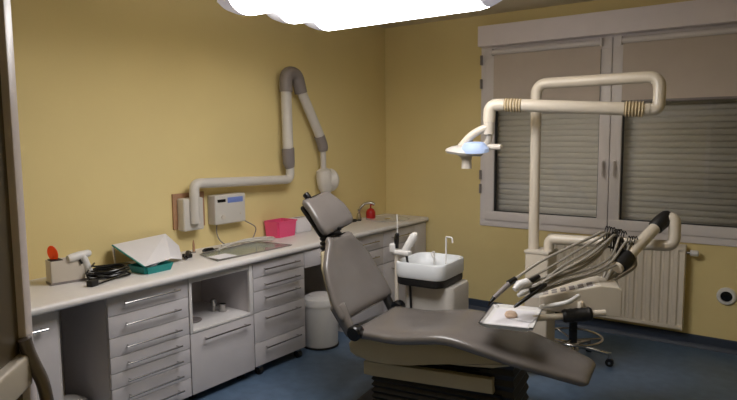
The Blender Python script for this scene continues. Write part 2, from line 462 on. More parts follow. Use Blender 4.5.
# steel cup things in the niche
bm = bmesh.new(); lathe(bm, [(.012, 0), (.012, .03), (.02, .036), (.02, .075), (.016, .08), (0, .08)], 18)
o = new('burner', bm, 'chrome'); o.location = (.30, -2.40, .441); tag(o, 'small metal burner standing in the niche', 'burner')
bm = bmesh.new(); lathe(bm, [(.024, 0), (.024, .05), (.021, .05), (.021, .004), (0, .004)], 18)
o = new('steel_cup', bm, 'chrome'); o.location = (.35, -2.37, .441); tag(o, 'small steel cup in the niche', 'cup')
bm = bmesh.new(); lathe(bm, [(.05, 0), (.06, .006), (.058, .01), (.045, .005), (0, .005)], 22)
o = new('steel_dish', bm, 'greyp'); o.location = (.36, -2.62, .441); tag(o, 'flat grey dish lying in the niche', 'dish')

# waste bins
def bin_(loc, r, h, label):
    t = thing('waste_bin', label, 'bin', loc)
    new('bucket', Lt([(r*.93, 0), (r*.95, .01), (r, h-.02), (r, h), (r*.96, h), (r*.9, .02), (0, .02)], 36), 'white', t)
    new('lid', Lt([(r*1.03, h), (r*1.03, h+.018), (r*.95, h+.05), (r*.6, h+.068), (0, h+.074)], 36), 'white', t)
    new('foot_ring', Lt([(r*.94, -.001), (r*1.0, .0), (r*1.0, .012), (r*.94, .014)], 36), 'black', t)
    new('swing_flap', Lt([(r*.62, h+.069), (r*.6, h+.072), (0, h+.078)], 30), 'top', t)
bin_((.45, -1.53, .002), .138, .315, 'white round waste bin standing under the shallow drawer')
bin_((.30, -3.385, .002), .105, .13, 'low white bin in the gap near the cupboard')

# ------------------------------------------------------------------ x-ray arm on the wall
t = thing('wall_board', 'brown wooden board behind the x-ray arm mount', 'board', (0, -2.335, .955))
new('board', B(0.001, .016, -.135, .12, 0, .235, .003), 'brown', t)
x = thing('folding_xray_unit', 'grey white folding x-ray arm mounted on the yellow wall', 'x-ray unit', (.016, -2.368, .945))
new('mount_box', B(0, .075, -.075, .085, .0, .215, .012, 3), 'xray', x)
# coordinates relative to mount
def rel(p): return V(p)-V((.016, -2.39, .95))
new('swivel_arm', T([rel(p) for p in fillet([(.105, -2.39, 1.0), (.105, -2.39, 1.262), (.105, -1.478, 1.232), (.105, -1.478, 1.34)], .05)], .033, 20), 'xray', x)
new('lower_joint', T([rel(p) for p in [(.105, -1.478, 1.325), (.105, -1.49, 1.36), (.105, -1.495, 1.47), (.105, -1.497, 1.475)]], [.036, .047, .049, .04], 20), 'greyp', x)
new('upright_arm', T([rel(p) for p in [(.105, -1.495, 1.47), (.105, -1.503, 1.96)]], .041, 20), 'xray', x)
new('elbow_joint', T([rel(p) for p in fillet([(.105, -1.503, 1.90), (.105, -1.50, 2.045), (.105, -1.38, 2.045), (.105, -1.335, 1.90)], .085)], .05, 20), 'greyp', x)
new('folding_arm', T([rel(p) for p in [(.105, -1.355, 1.95), (.105, -1.095, 1.53)]], .039, 20), 'xray', x)
new('wrist_joint', T([rel(p) for p in fillet([(.105, -1.125, 1.565), (.105, -1.085, 1.49), (.105, -1.08, 1.44)], .03)], [.044]*8+[.036], 20), 'greyp', x)
new('drop_tube', T([rel(p) for p in [(.105, -1.08, 1.45), (.105, -1.08, 1.27)]], .024, 16), 'xray', x)
bm = bmesh.new(); P0 = rel((.105, -1.08, 1.29)); P1 = rel((.13, -1.03, 1.17))
tube(bm, [rel((.105, -1.08, 1.30)), rel((.105, -1.078, 1.28)), rel((.108, -1.07, 1.22)), rel((.11, -1.06, 1.14)), rel((.11, -1.055, 1.10))], [.03, .06, .07, .065, .045], 24)
tube(bm, [rel((.105, -1.06, 1.20)), rel((.118, -1.0, 1.20)), rel((.12, -.985, 1.2))], [.07, .095, .085], 24)
new('tube_head', bm, 'xray', x)
new('cone', T([rel((.12, -.99, 1.2)), rel((.125, -.955, 1.2))], [.072, .055], 20), 'xray', x)

# control box
x = thing('xray_control_box', 'white wall control box with a dark display and blue label', 'control box', (0, -2.045, .955))
new('casing', B(.001, .085, -.135, .14, 0, .205, .01, 3), 'xray', x)
tag(new('display', B(.084, .088, -.115, -.045, .155, .175, .001), 'blackg', x), 'small black display')
tag(new('label_strip', B(.084, .087, -.025, .115, .145, .183, .001), 'lilac', x), 'blue lettered strip')
new('button', T([(.084, -.07, .05), (.094, -.07, .05)], .016, 16), 'ivory', x); new('button', T([(.084, .09, .06), (.088, .09, .06)], .006, 10), 'ivory', x)
new('cord', T(smoothpath([(.04, .12, .04), (.06, .15, 0), (.09, .22, -.05), (.07, .24, -.10), (.10, .16, -.150), (.13, .02, -.158)]), .004, 8), 'greyp', x)
new('cable', T(smoothpath([(.03, -.08, .005), (.03, -.085, -.06), (.05, -.07, -.12), (.09, -.03, -.157), (.10, .05, -.157)]), .004, 8), 'greyp', x)

# ------------------------------------------------------------------ small things on the worktop
Z = ZT
# spray gun holder
t = thing('holder_box', 'grey white open box at the near end of the worktop', 'box', (.205, -3.30, Z), math.radians(80))
bm = bmesh.new(); a, b, h = .085, .042, .125
box(bm, -a, a, -b, -b+.006, 0, h, .002); box(bm, -a, a, b-.006, b, 0, h, .002); box(bm, -a, -a+.006, -b, b, 0, h, .002); box(bm, a-.006, a, -b, b, 0, h, .002); box(bm, -a, a, -b, b, 0, .01, .002)
new('case', bm, 'ivory', t)
new('base_strip', B(-a-.003, a+.003, -b-.003, b+.003, 0, .012, .002), 'greyp', t)
new('insert', B(-a+.008, -.02, -b+.008, b-.008, .05, .129, .004), 'black', t)
# curing lamp (white gun)
t = thing('curing_gun', 'white pistol-shaped lamp leaning out of the grey box', 'curing lamp', (.215, -3.235, Z))
new('barrel', T([(.03, -.07, .128), (.03, -.05, .13), (.03, .0, .137), (.03, .045, .142), (.03, .055, .142)], [.018, .023, .023, .019, .013], 18), 'white', t)
new('grip', T([(.03, .01, .13), (.035, .02, .10), (.04, .035, .05), (.042, .045, .006)], [.021, .02, .02, .022], 16, sx=1.1), 'white', t)
tag(new('trigger', T([(.045, -.015, .118), (.05, -.005, .095)], .006, 10), 'black', t), 'black trigger')
# orange shield
t = thing('orange_shield', 'orange oval light shield standing in the grey box', 'shield', (.19, -3.345, Z+.105))
bm = bmesh.new(); lathe(bm, [(0, -.0015), (.031, -.0015), (.033, 0), (.031, .0015), (0, .0015)], 28, sx=1, sy=1.35, mx=plate_at(-.0, -.01, .055, math.radians(52), math.radians(90), 0) @ Matrix.Rotation(math.radians(14), 4, 'Z') @ Matrix.Diagonal((.75, .95, 1, 1)))
new('disc', bm, 'orange', t); tag(new('stem', T([(0, 0, -.01), (0, 0, .035)], .006, 10), 'black', t), 'black stem')
# coil of cable
t = thing('cable_coil', 'coil of thick black cable on the worktop', 'cable', (.30, -3.115, Z))
bm = bmesh.new(); pts = []
for k in range(150):
    a = k*2*PI/28; rr = 1+.13*math.sin(k*.37); pts.append((.075*rr*math.cos(a)+.008*math.sin(k*.11), .105*rr*math.sin(a), .0075+.009*(k/28)+.002*math.sin(k*.9)))
tube(bm, pts, .0055, 8)
tube(bm, smoothpath([(pts[-1]), (.02, -.09, .08), (-.03, -.06, .085), (-.02, -.11, .04), (.04, -.13, .008)]), .0045, 8)
tube(bm, smoothpath([(pts[0]), (.10, -.08, .006), (.12, -.12, .008), (.115, -.145, .010)]), .005, 8)
new('cord', bm, 'blackg', t)
new('plug', B(-.018, .022, -.03, .02, 0, .032, .007, 3, mx=plate_at(.115, -.155, 0, .3)), 'black', t)
# stand near the wall
t = thing('mirror_stand', 'thin stand with a black base by the wall', 'stand', (.085, -2.90, Z))
new('base', Lt([(.055, 0), (.057, .006), (.05, .011), (0, .013)], 26), 'blackg', t)
new('rod', T([(0, -.04, .012), (-.005, -.05, .12)], .005, 10), 'ivory', t)
# teal tray with white paper tray leaning on it
t = thing('teal_tray', 'teal plastic tray near the wall end of the cable coil', 'tray', (.345, -2.875, Z), math.radians(92))
bm = bmesh.new(); a, b, h = .10, .085, .042
def troughbox(bm, a, b, h, th, splay=.012, n=1, mi=0):
    o0 = [(-a, -b), (a, -b), (a, b), (-a, b)]
    lo = [bm.verts.new((x*(1-splay/a), y*(1-splay/b), 0)) for x, y in o0]; hi = [bm.verts.new((x, y, h)) for x, y in o0]
    hi2 = [bm.verts.new((x*(1-th/a), y*(1-th/b), h)) for x, y in o0]; lo2 = [bm.verts.new((x*(1-(th+splay)/a), y*(1-(th+splay)/b), th)) for x, y in o0]
    fs = [bm.faces.new(lo[::-1]), bm.faces.new(lo2)]
    for i in range(4):
        j = (i+1) % 4; fs += [bm.faces.new((lo[i], lo[j], hi[j], hi[i])), bm.faces.new((hi[i], hi[j], hi2[j], hi2[i])), bm.faces.new((hi2[i], hi2[j], lo2[j], lo2[i]))]
    for f in fs: f.material_index = mi
    ve = [e for e in bm.edges if abs(e.verts[0].co.z-e.verts[1].co.z) > h*.5]
    bmesh.ops.bevel(bm, geom=ve, offset=min(a, b)*.15, segments=4, affect='EDGES')
troughbox(bm, a, b, h, .004); new('tray_body', bm, 'teal', t)
bm = bmesh.new(); box(bm, -.03, .05, -.03, .03, 0, .02, .004); tube(bm, [(-.06, -.02, .012), (.07, .02, .035)], .006, 8); tag(new('contents', bm, 'paper', t), 'white packets in the tray')
t = thing('tray_cover', 'white tray with teal rim leaning open above the teal tray', 'tray', (0, 0, 0))
# sheet from (front low) to (wall high)
def quad_slab(bm, P, th, mi=0):
    P = [V(p) for p in P]; nn = (P[1]-P[0]).cross(P[3]-P[0]).normalized()*th
    a = [bm.verts.new(p) for p in P]; b = [bm.verts.new(p-nn) for p in P]
    fs = [bm.faces.new(a), bm.faces.new(b[::-1])]+[bm.faces.new((a[i], b[i], b[(i+1) % 4], a[(i+1) % 4])) for i in range(4)]
    for f in fs: f.material_index = mi
bm = bmesh.new(); quad_slab(bm, [(.40, -2.96, Z+.045), (.33, -2.73, Z+.045), (.04, -2.555, Z+.145), (.05, -2.93, Z+.13)], .004)
quad_slab(bm, [(.33, -2.73, Z+.045), (.26, -2.60, Z+.012), (.06, -2.47, Z+.055), (.04, -2.555, Z+.145)], .004)
new('sheet', bm, 'paper', t, smooth=False)
bm = bmesh.new(); tube(bm, [(.41, -2.965, Z+.045), (.055, -2.935, Z+.127)], .005, 8); new('rim', bm, 'teal', t)
new('prop_wire', T([(.06, -2.93, Z+.126), (.06, -2.925, Z+.0)], .004, 8), 'chrome', t); new('prop_wire', T([(.06, -2.56, Z+.13), (.06, -2.56, Z)], .004, 8), 'chrome', t)
# black instrument head
t = thing('black_handpiece', 'small black handpiece beside the paper sheet', 'handpiece', (.20, -2.53, Z+.014))
new('body', T(smoothpath([(.06, -.04, 0), (.03, -.01, .012), (0, .02, .018), (-.02, .05, .008)]), .013, 12), 'blackg', t)
new('nozzle', T([(.06, -.04, .0), (.09, -.06, -.004)], [.008, .004], 10), 'blackg', t)
new('clamp', B(-.02, .035, -.01, .03, -.012, .012, .005), 'black', t)
t = thing('bottle_brush', 'thin dark upright stick in a small foot on the worktop', 'stick', (.10, -2.385, Z))
new('foot', Lt([(.014, 0), (.014, .006), (.006, .01), (0, .01)], 16), 'greyp', t); new('stem', T([(0, 0, .008), (0, 0, .055), (0, 0, .085)], [.009, .008, .003], 12), 'brown', t)
t = thing('straight_handpiece', 'straight black and grey handpiece lying before the control box', 'handpiece', (.16, -2.30, Z+.01))
new('grip', T([(0, -.06, .004), (0, -.04, .006), (.0, .02, .004), (0, .03, 0)], [.007, .013, .012, .007], 12), 'blackg', t)
new('collar', T([(0, .025, 0), (.0, .07, -.002)], [.007, .008], 12), 'chrome', t)
new('hose', T(smoothpath([(0, .07, -.003), (.02, .12, -.006), (0, .2, -.006), (-.03, .32, -.006), (-.03, .42, -.006)]), .0035, 8), 'ivory', t)
# acrylic plate
t = thing('clear_tray', 'clear acrylic tray lying along the worktop edge', 'tray', (0, 0, Z))
bm = bmesh.new(); quad_slab(bm, [(.47, -2.50, .008), (.47, -1.84, .008), (.16, -1.87, .008), (.20, -2.42, .008)], .006); new('plate', bm, 'clear', t, smooth=False)
bm = bmesh.new(); tube(bm, [(.47, -2.50, .007), (.47, -1.84, .007)], .003, 8); tube(bm, fillet([(.47, -2.50, .007), (.20, -2.42, .007), (.16, -1.87, .007), (.47, -1.84, .007)], .03), .003, 8); new('edge', bm, 'greyp', t)
new('paper_card', B(.33, .45, -2.47, -2.32, .0085, .0095), 'paper', t, smooth=False)
t = thing('wire_loop', 'pale grey looped hose lying on the clear tray', 'hose', (0, 0, Z+.024))
new('loop', T(smoothpath([(.10, -2.15, -.012), (.15, -2.0, .0), (.22, -1.9, .004), (.30, -1.86, .008), (.24, -1.80, .01), (.14, -1.86, .004), (.12, -2.0, 0), (.24, -2.3, -.003)]), .007, 10), 'xray', t)
# pink bin
t = thing('pink_tub', 'translucent pink square tub against the wall', 'tub', (.095, -1.565, Z), math.radians(90))
bm = bmesh.new(); troughbox(bm, .105, .08, .122, .004, .01); new('tub_body', bm, 'pink', t)
new('rim', B(-.103, .103, -.083, -.079, .112, .124, .002), 'pink', t)
t = thing('towel_box', 'pale box behind the pink tub', 'box', (.07, -1.33, Z))
bm = bmesh.new(); box(bm, -.05, .06, -.09, .09, 0, .115, .012, 3); new('case', bm, 'paper', t); new('opening', B(-.01, .02, -.05, .05, .113, .117, .001), 'greyp', t)
# blue cloth
t = thing('blue_glove', 'crumpled navy blue glove behind the headrest', 'glove', (.12, -1.12, Z+.004))
bm = bmesh.new(); tube(bm, smoothpath([(-.02, -.06, .02), (.0, -.02, .04), (.03, .02, .03), (.02, .06, .02)]), [.018]+[.03]*9+[.02]*9, 12, sx=.8) if False else tube(bm, smoothpath([(-.02, -.06, .02), (.0, -.02, .04), (.03, .02, .03), (.02, .06, .02)]), .02, 12)
tube(bm, smoothpath([(0, -.02, .04), (.04, -.06, .03), (.06, -.09, .012)]), .011, 10); tube(bm, smoothpath([(.02, .02, .035), (.07, .0, .03), (.09, -.03, .011)]), .010, 10)
tube(bm, smoothpath([(.0, .0, .045), (-.01, -.02, .07), (-.01, -.05, .085)]), .010, 10)
new('glove_body', bm, 'blue', t); new('cuff', T([(.02, .055, .022), (.02, .09, .02)], [.02, .026], 14), 'blue', t)
# sink, faucet, soap
t = thing('sink', 'steel round sink let into the corner of the worktop', 'sink', (.25, -.34, Z), 0)
new('basin', Lt([(.19, .001), (.2, .004), (.19, .008), (.17, .006), (.15, .003), (.0, .0025)], 40), 'basin', t); new('drain', Lt([(.03, .0028), (.028, .005), (0, .0045)], 20), 'chrome', t)
t = thing('faucet', 'curved chrome faucet at the corner sink', 'faucet', (.06, -.52, Z))
new('body', Lt([(.024, 0), (.022, .03), (.016, .06), (0, .065)], 20), 'chrome', t)
new('spout', T(smoothpath([(0, 0, .05), (.01, .0, .10), (.04, .03, .145), (.09, .06, .155), (.12, .08, .14)]), .012, 14), 'chrome', t)
new('lever', T([(0, 0, .06), (.03, -.05, .10)], [.009, .006], 10), 'chrome', t)
t = thing('soap_bottle', 'red soap bottle beside the corner faucet', 'bottle', (.09, -.38, Z))
new('bottle_body', Lt([(.04, 0), (.044, .01), (.044, .06), (.03, .085), (.014, .095), (0, .096)], 24), 'red', t); new('pump', T(fillet([(0, 0, .09), (0, 0, .13), (.035, 0, .125)], .01), .007, 10), 'red', t)
t = thing('black_brush', 'small black brush lying before the faucet', 'brush', (.10, -.66, Z+.012))
new('bristles', B(-.02, .02, -.035, .03, -.011, .014, .007, 3), 'black', t); new('grip', T([(0, .03, 0), (.02, .09, -.005)], .006, 10), 'black', t)

# ------------------------------------------------------------------ dental chair
TH = math.radians(9)
ch = thing('dental_chair', 'grey brown leather dental chair with reclined back and headrest', 'dental chair', (1.42, -2.06, 0), TH)
def interp(tab, s):
    for (a, b), (c, d) in zip(tab, tab[1:]):
        if s <= c: 
            t = (s-a)/(c-a); t = max(0, t); t = t*t*(3-2*t)*.5+t*.5; return b+(d-b)*t
    return tab[-1][1]
TOPZ = [(-.05, .520), (.05, .520), (.17, .517), (.31, .541), (.43, .560), (.53, .552), (.64, .520), (.78, .480), (.99, .434), (1.12, .396)]
HW = [(-.05, .275), (.3, .285), (.55, .28), (.8, .245), (1.0, .205), (1.12, .165)]
HT = [(-.05, .045), (.5, .045), (.8, .038), (1.12, .034)]
fr = []; N = 30
for i in range(N+1):
    s = -.03+(1.13)*i/N; z = sum(interp(TOPZ, s+d) for d in (-.05, -.025, 0, .025, .05))/5; ht = interp(HT, s)
    z2 = sum(interp(TOPZ, s+.04+d) for d in (-.03, 0, .03))/3; z1 = sum(interp(TOPZ, s-.04+d) for d in (-.03, 0, .03))/3
    sl = math.atan2(z2-z1, .08); nm = V((-math.sin(sl), 0, math.cos(sl)))
    fr.append((V((s, 0, z))-nm*ht, (0, 1, 0), nm, interp(HW, s), ht))
cushion(fr, .05, dish=.008, name='seat_cushion', parent=ch, ex=3.0, nn=56)
# piping seam along the cushion
# backrest
lean = math.radians(26); U = V((-math.sin(lean), 0, math.cos(lean))); NB = V((math.cos(lean), 0, math.sin(lean))); O = V((-.055, 0, .52))
bw = [(0, .27), (.06, .325), (.15, .325), (.25, .30), (.36, .265), (.44, .20), (.49, .14)]
fr = []
for i in range(21):
    u = .085+.405*i/20; w = sum(interp(bw, u+d) for d in (-.02, 0, .02))/3
    bend = .03*math.sin(PI*min(1, u/.5)); fr.append((O+U*u-NB*(.04+bend*.4), (0, 1, 0), NB, w, .042))
cushion(fr, .035, dish=.045, name='backrest', parent=ch, ex=2.6, nn=56)
fr = []
for i in range(15):
    u = .10+.34*i/14; w = interp(bw, u); fr.append((O+U*u-NB*.092, (0, 1, 0), NB, w*.86, .02))
tag(cushion(fr, .02, dish=0, m='shell', name='back_shell', parent=ch, ex=3), 'cream plastic back shell')
# lower side wings to the hinge
for s in (-1, 1):
    fr = []
    for i in range(10):
        t_ = i/9; fr.append((V((-.055, s*(.268-.0*t_), .50))+U*(-.005+.16*t_)-NB*(.043+.01*t_), (0, 1, 0), NB, .024+.026*t_, .032+.006*t_))
    if s < 0: cushion(fr, .02, name='side_wing', parent=ch, ex=2.6, nn=28)
    else: tag(new('back_hinge_arm', T([f[0] for f in fr[:8]], .028, 14), 'black', ch), 'black hinge arm')
    bm = bmesh.new(); tube(bm, [(-.055, s*.245, .488), (-.055, s*.255, .488), (-.055, s*.305, .488), (-.055, s*.315, .488)], [.035, .042, .042, .034], 24)
    tag(new('hinge_knob', bm, 'blackg', ch), 'black round hinge cover')
# neck bellows
HO = V((-.300, .03, 1.022))
hl = math.radians(40); UH = V((-math.sin(hl), -.10, math.cos(hl))).normalized(); SH = V((.12, 1, .17)).normalized(); NH = SH.cross(UH)
bm = bmesh.new(); a0 = O+U*.43-NB*.135+V((0, .0, 0)); a1 = HO-NH*.085+UH*.05; pts = []; rs = []
for k in range(19):
    t_ = k/18; pts.append(a0.lerp(a1, t_)); rs.append((.068 if k % 3 else .055))
tube(bm, pts, rs, 20); tag(new('neck_bellows', bm, 'black', ch), 'black folded neck sleeve')
# headrest
hw = [(0, .135), (.05, .155), (.12, .15), (.2, .13), (.26, .115)]
fr = []
for i in range(13):
    u = .035+.19*i/12; fr.append((HO+UH*u-NH*(.03-.012*math.sin(PI*i/12)), SH, NH, interp(hw, u), .036))
cushion(fr, .035, dish=.022, name='headrest', parent=ch, ex=3.2, nn=48)
bm = bmesh.new(); fr2 = []
fr = [(HO+UH*(.03+.19*i/6)-NH*.080, SH, NH, .135-.02*i/6, .022) for i in range(7)]
tag(cushion(fr, .02, m='black', name='headrest_back', parent=ch, ex=3), 'black headrest plate')
kp = HO+UH*.262-NH*.045-SH*.04
tag(new('knob', T([kp-UH*.02, kp, kp+UH*.03, kp+UH*.035], [.012, .02, .02, .012], 16), 'blackg', ch), 'black adjusting knob')
# seat shell
shell = [(-.13, .40), (-.12, .352), (-.08, .330), (0, .322), (.12, .322), (.24, .335), (.36, .36), (.47, .380), (.6, .388), (.7, .398), (.78, .415), (.80, .43), (.76, .445), (.64, .46), (.5, .49), (.3, .475), (.1, .452), (-.06, .45), (-.11, .43)]
bm = bmesh.new(); prism(bm, shell, 'y', -.235, .235, .02, 3); new('seat_shell', bm, 'shell', ch, auto=40)
# lift beam, bellows, base
new('lift_beam', PR([(-.05, .225), (-.05, .30), (.0, .303), (.685, .322), (.69, .245), (.0, .225)], 'y', -.20, .20, .006), 'shell', ch)
def bellows(x0, x1, y, z0, z1, name):
    bm = bmesh.new(); rings = []; n = 13
    for k in range(n):
        q = 0 if k % 2 else .012; z = z0+(z1-z0)*k/(n-1)
        rings.append([V((x0-q, -y-q, z)), V((x1+q, -y-q, z)), V((x1+q, y+q, z)), V((x0-q, y+q, z))])
    loft(bm, rings); return new(name, bm, 'black', ch, smooth=False)
bellows(.0, .72, .17, .03, .235, 'lower_bellows'); bellows(.62, .78, .155, .05, .40, 'rear_bellows'); bellows(.10, .66, .155, .29, .39, 'upper_bellows')
new('base_plate', PR([(-.14, 0), (-.14, .025), (-.10, .045), (.8, .045), (.85, .02), (.85, 0)], 'y', -.24, .24, .006), 'black', ch)
new('foot_pedal', B(-.16, -.02, -.29, -.20, 0.001, .03, .01), 'black', ch)

# ------------------------------------------------------------------ spittoon unit
sp = thing('spittoon_unit', 'cream cabinet with a white rounded spittoon bowl behind the chair', 'spittoon', (1.392, -1.515, 0), math.radians(4))
def rrect(a, b, r, z, n=6):
    pts = []
    for cx, cy, s in ((a-r, b-r, 0), (-a+r, b-r, 1), (-a+r, -b+r, 2), (a-r, -b+r, 3)):
        for k in range(n+1):
            t_ = (s+k/n)*PI/2; pts.append(V((cx+r*math.cos(t_), cy+r*math.sin(t_), z)))
    return pts
bm = bmesh.new(); a, b = .175, .20
loft(bm, [rrect(a*f, b*f, r_, z) for f, r_, z in ((.86, .05, .655), (.97, .07, .66), (1, .075, .675), (1, .075, .745), (.985, .075, .757), (.95, .07, .76), (.90, .065, .756), (.84, .06, .735), (.72, .05, .705), (.4, .03, .695))])
new('bowl', bm, 'bowl', sp, auto=50)
bm = bmesh.new(); loft(bm, [rrect(a*f, b*f, .06, z) for f, z in ((.84, .605), (.93, .612), (.95, .625), (.95, .654), (.9, .657))]); tag(new('bowl_ring', bm, 'black', sp), 'black band under the bowl')
bm = bmesh.new(); loft(bm, [rrect(.175*f, .15*f, .05, z) for f, z in ((.97, .005), (1, .02), (1, .585), (.97, .604))])
bmesh.ops.translate(bm, verts=bm.verts, vec=(.035, .03, 0)); new('body', bm, 'xray', sp)
tag(new('water_spout', T(fillet([(.07, .09, .70), (.07, .09, .895), (.12, .075, .895), (.125, .07, .86)], .012), .0055, 10), 'white', sp), 'thin white cup filler')
new('rinse_pipe', T(fillet([(-.02, .1, .70), (-.02, .1, .785), (-.0, .02, .79), (.02, .01, .765)], .02), .008, 10), 'white', sp)
new('drain', Lt([(.03, .6955), (.03, .702), (.02, .703), (0, .7)], 18, c=(0, .02, 0)), 'chrome', sp)
# suction holder on a pole
hp = thing('suction_stand', 'slim post with a suction handpiece holder left of the spittoon', 'stand', (1.245, -1.69, 0))
new('pole', T([(0, 0, .03), (0, 0, .81)], .014, 12), 'ivory', hp)
new('pole_foot', Lt([(.07, 0.001), (.07, .015), (.03, .03), (0, .032)], 20), 'black', hp)
bm = bmesh.new(); box(bm, -.03, .10, -.025, .03, .80, .83, .01, 3); box(bm, -.04, .0, -.03, .03, .81, .87, .01, 3); new('holder', bm, 'white', hp)
s = new('suction_tube', T([(-.0, 0, .84), (.0, 0, .90), (.005, 0, .93), (.008, 0, .94)], [.014, .017, .014, .006], 12), 'blackg', hp)
tag(new('saliva_tip', T([(.008, 0, .935), (.005, 0, 1.06)], .0035, 8), 'white', s), 'thin white tip')
s = new('cup_handpiece', T([(.05, 0, .80), (.06, .01, .83), (.11, .03, .92), (.12, .035, .935)], [.018, .024, .027, .02], 16), 'white', hp)
new('end_cap', T([(.12, .035, .932), (.126, .038, .945)], [.02, .012], 16), 'xray', s)
new('hanging_hose', T(smoothpath([(.075, .0, .80), (.08, .02, .70), (.085, .03, .55), (.085, .05, .3), (.09, .06, .12), (.11, .08, .02)]), .008, 10), 'black', hp)

# ------------------------------------------------------------------ column, light arms, lamp
PC = V((1.965, -1.2, 0))
col = thing('unit_column', 'cream column with a tall post and folded tubular light arm', 'column', PC)
bm = bmesh.new(); box(bm, -.025, .125, -.08, .08, .19, .83, .014, 3); new('column_body', bm, 'cream', col)
new('column_cap', B(-.03, .13, -.085, .085, .815, .835, .006), 'ivory', col)
new('floor_beam', T(fillet([(.04, 0, .2), (.04, 0, .12), (-.42, -.16, .12)], .05), .04, 16), 'ivory', col)
new('post', T([(0, 0, .83), (0, 0, 1.60)], .032, 20), 'cream', col)
new('upper_arm', T(fillet([(0, 0, 1.595), (0, 0, 1.868), (.715, -.03, 1.868), (.715, -.05, 1.69), (.66, -.06, 1.688)], .07, 8), .033, 20), 'cream', col)
A0 = V((.66, -.06, 1.688)); A1 = V((-.10, -.25, 1.735))
d_ = (A1-A0).normalized(); fa = new('fore_arm', T(fillet([A0-d_*.01, A1, A1+V((-.085, -.02, .0)), A1+V((-.09, -.02, -.10))], .05, 8), .037, 20), 'cream', col)
def ribbed(bm, p0, p1, r, n=6):
    pts = []; rs = []
    for k in range(n*4+1):
        pts.append(p0.lerp(p1, k/(n*4))); rs.append(r+.004*math.sin(k*PI/2))
    tube(bm, pts, rs, 22)
bm = bmesh.new(); ribbed(bm, A0+d_*.02, A0+d_*.12, .042); tag(new('elbow_sleeve', bm, 'corr', col), 'tan ribbed sleeve')
bm = bmesh.new(); ribbed(bm, A1-d_*.10, A1-d_*.0, .040); tag(new('wrist_sleeve', bm, 'corr', col), 'tan ribbed sleeve')
# operating light hangs from the arm
E0 = PC+A1+V((-.09, -.02, -.10))
ol = thing('operating_light', 'white operating light with a lit lens at the end of the tubular arm', 'lamp', E0)
new('drop_sleeve', T([(0, 0, .012), (0, 0, -.075)], [.034, .031], 18), 'ivory', ol)
new('yoke', T(smoothpath([(.01, -.005, -.03), (-.05, -.02, -.05), (-.11, -.035, -.09), (-.165, -.045, -.150)]), .024, 14), 'cream', ol)
new('rear_yoke', T(smoothpath([(.005, .0, -.07), (-.01, .02, -.11), (-.04, .03, -.145)]), .020, 12), 'cream', ol)
new('crossbar', T([(-.05, .03, -.148), (.075, .02, -.153)], .018, 14), 'ivory', ol)
new('top_nub', T([(-.145, .03, -.14), (-.145, .03, -.09)], .022, 14), 'ivory', ol)
bm = bmesh.new(); lathe(bm, [(.12, -.024), (.135, -.010), (.125, .004), (.09, .020), (.05, .030), (0, .032)], 32, sx=.9, sy=.7); bmesh.ops.transform(bm, matrix=plate_at(-.155, -.02, -.175, .15, .0, .10), verts=bm.verts); new('lamp_shell', bm, 'xray', ol)
bm = bmesh.new(); lathe(bm, [(.088, -.016), (.088, .006), (.060, .040), (0, .048)], 28, sx=1., sy=.7); bmesh.ops.transform(bm, matrix=plate_at(-.072, -.045, -.165, .15, math.radians(10), .0), verts=bm.verts); tag(new('lens', bm, 'lens', ol), 'bluish lit lens')
bm = bmesh.new(); tube(bm, [(-.145, -.02, -.185), (-.14, -.02, -.21), (-.138, -.02, -.235), (-.138, -.02, -.285)], [.062, .038, .03, .032], 18); new('grip', bm, 'ivory', ol)

# ------------------------------------------------------------------ delivery unit
du = thing('delivery_unit', 'cream instrument table with coiled hoses, carried by a bent arm', 'instrument unit', (2.07, -1.2, .83))
def R(p): return V(p)-V((2.07, -1.2, .83))
new('carrier_pipe', T([R(p) for p in fillet([(2.065, -1.2, .832), (2.065, -1.2, .905), (2.775, -1.17, .925), (2.765, -1.14, 1.085), (2.70, -1.14, 1.07)], .055, 8)], .032, 20), 'cream', du)
bm = bmesh.new(); tube(bm, [R(p) for p in [(2.735, -1.12, 1.088), (2.725, -1.13, 1.082), (2.705, -1.15, 1.062), (2.678, -1.2, 1.028), (2.674, -1.208, 1.022)]], [.034, .042, .044, .042, .034], 20)
tag(new('upper_sleeve', bm, 'black', du), 'black rubber sleeve')
new('swing_arm', T([R(p) for p in [(2.68, -1.2, 1.03), (2.55, -1.5, .83)]], .033, 20), 'cream', du)
bm = bmesh.new(); tube(bm, [R(p) for p in [(2.592, -1.405, .895), (2.588, -1.412, .89), (2.575, -1.44, .868), (2.558, -1.478, .845), (2.555, -1.485, .84)]], [.034, .044, .048, .044, .034], 20)
tag(new('lower_sleeve', bm, 'black', du), 'black rubber sleeve')
# table body
ang = math.radians(22); UB = Matrix.Translation(R((2.235, -1.80, .625))) @ Matrix.Rotation(ang, 4, 'Z')
bm = bmesh.new(); poly = [(-.0, 0.01), (.02, -.01), (.405, -.02), (.415, -.01), (.415, .125), (.40, .135), (.31, .142), (.0, .065)]
prism(bm, poly, 'y', 0, .24, .006); bmesh.ops.transform(bm, matrix=UB, verts=bm.verts); new('table_body', bm, 'cream', du, auto=15)
bm = bmesh.new(); sl = math.atan2(.08, .30)
for i in range(6):
    for j in range(2):
        mx = UB @ Matrix.Translation((.02+.045*i, .03+.045*j, .0635+.045*i*math.tan(sl)+.004)) @ Matrix.Rotation(-sl, 4, 'Y')
        box(bm, 0, .03, 0, .032, -.004, .003, .002, 1, mx=mx)
tag(new('button_panel', bm, 'greyp', du), 'grey membrane buttons')
mx = UB @ Matrix.Translation((.005, .012, .062)) @ Matrix.Rotation(-sl, 4, 'Y')
new('panel_plate', B(0, .29, 0, .11, -.003, .001, .001, 1, mx=mx), 'xray', du)
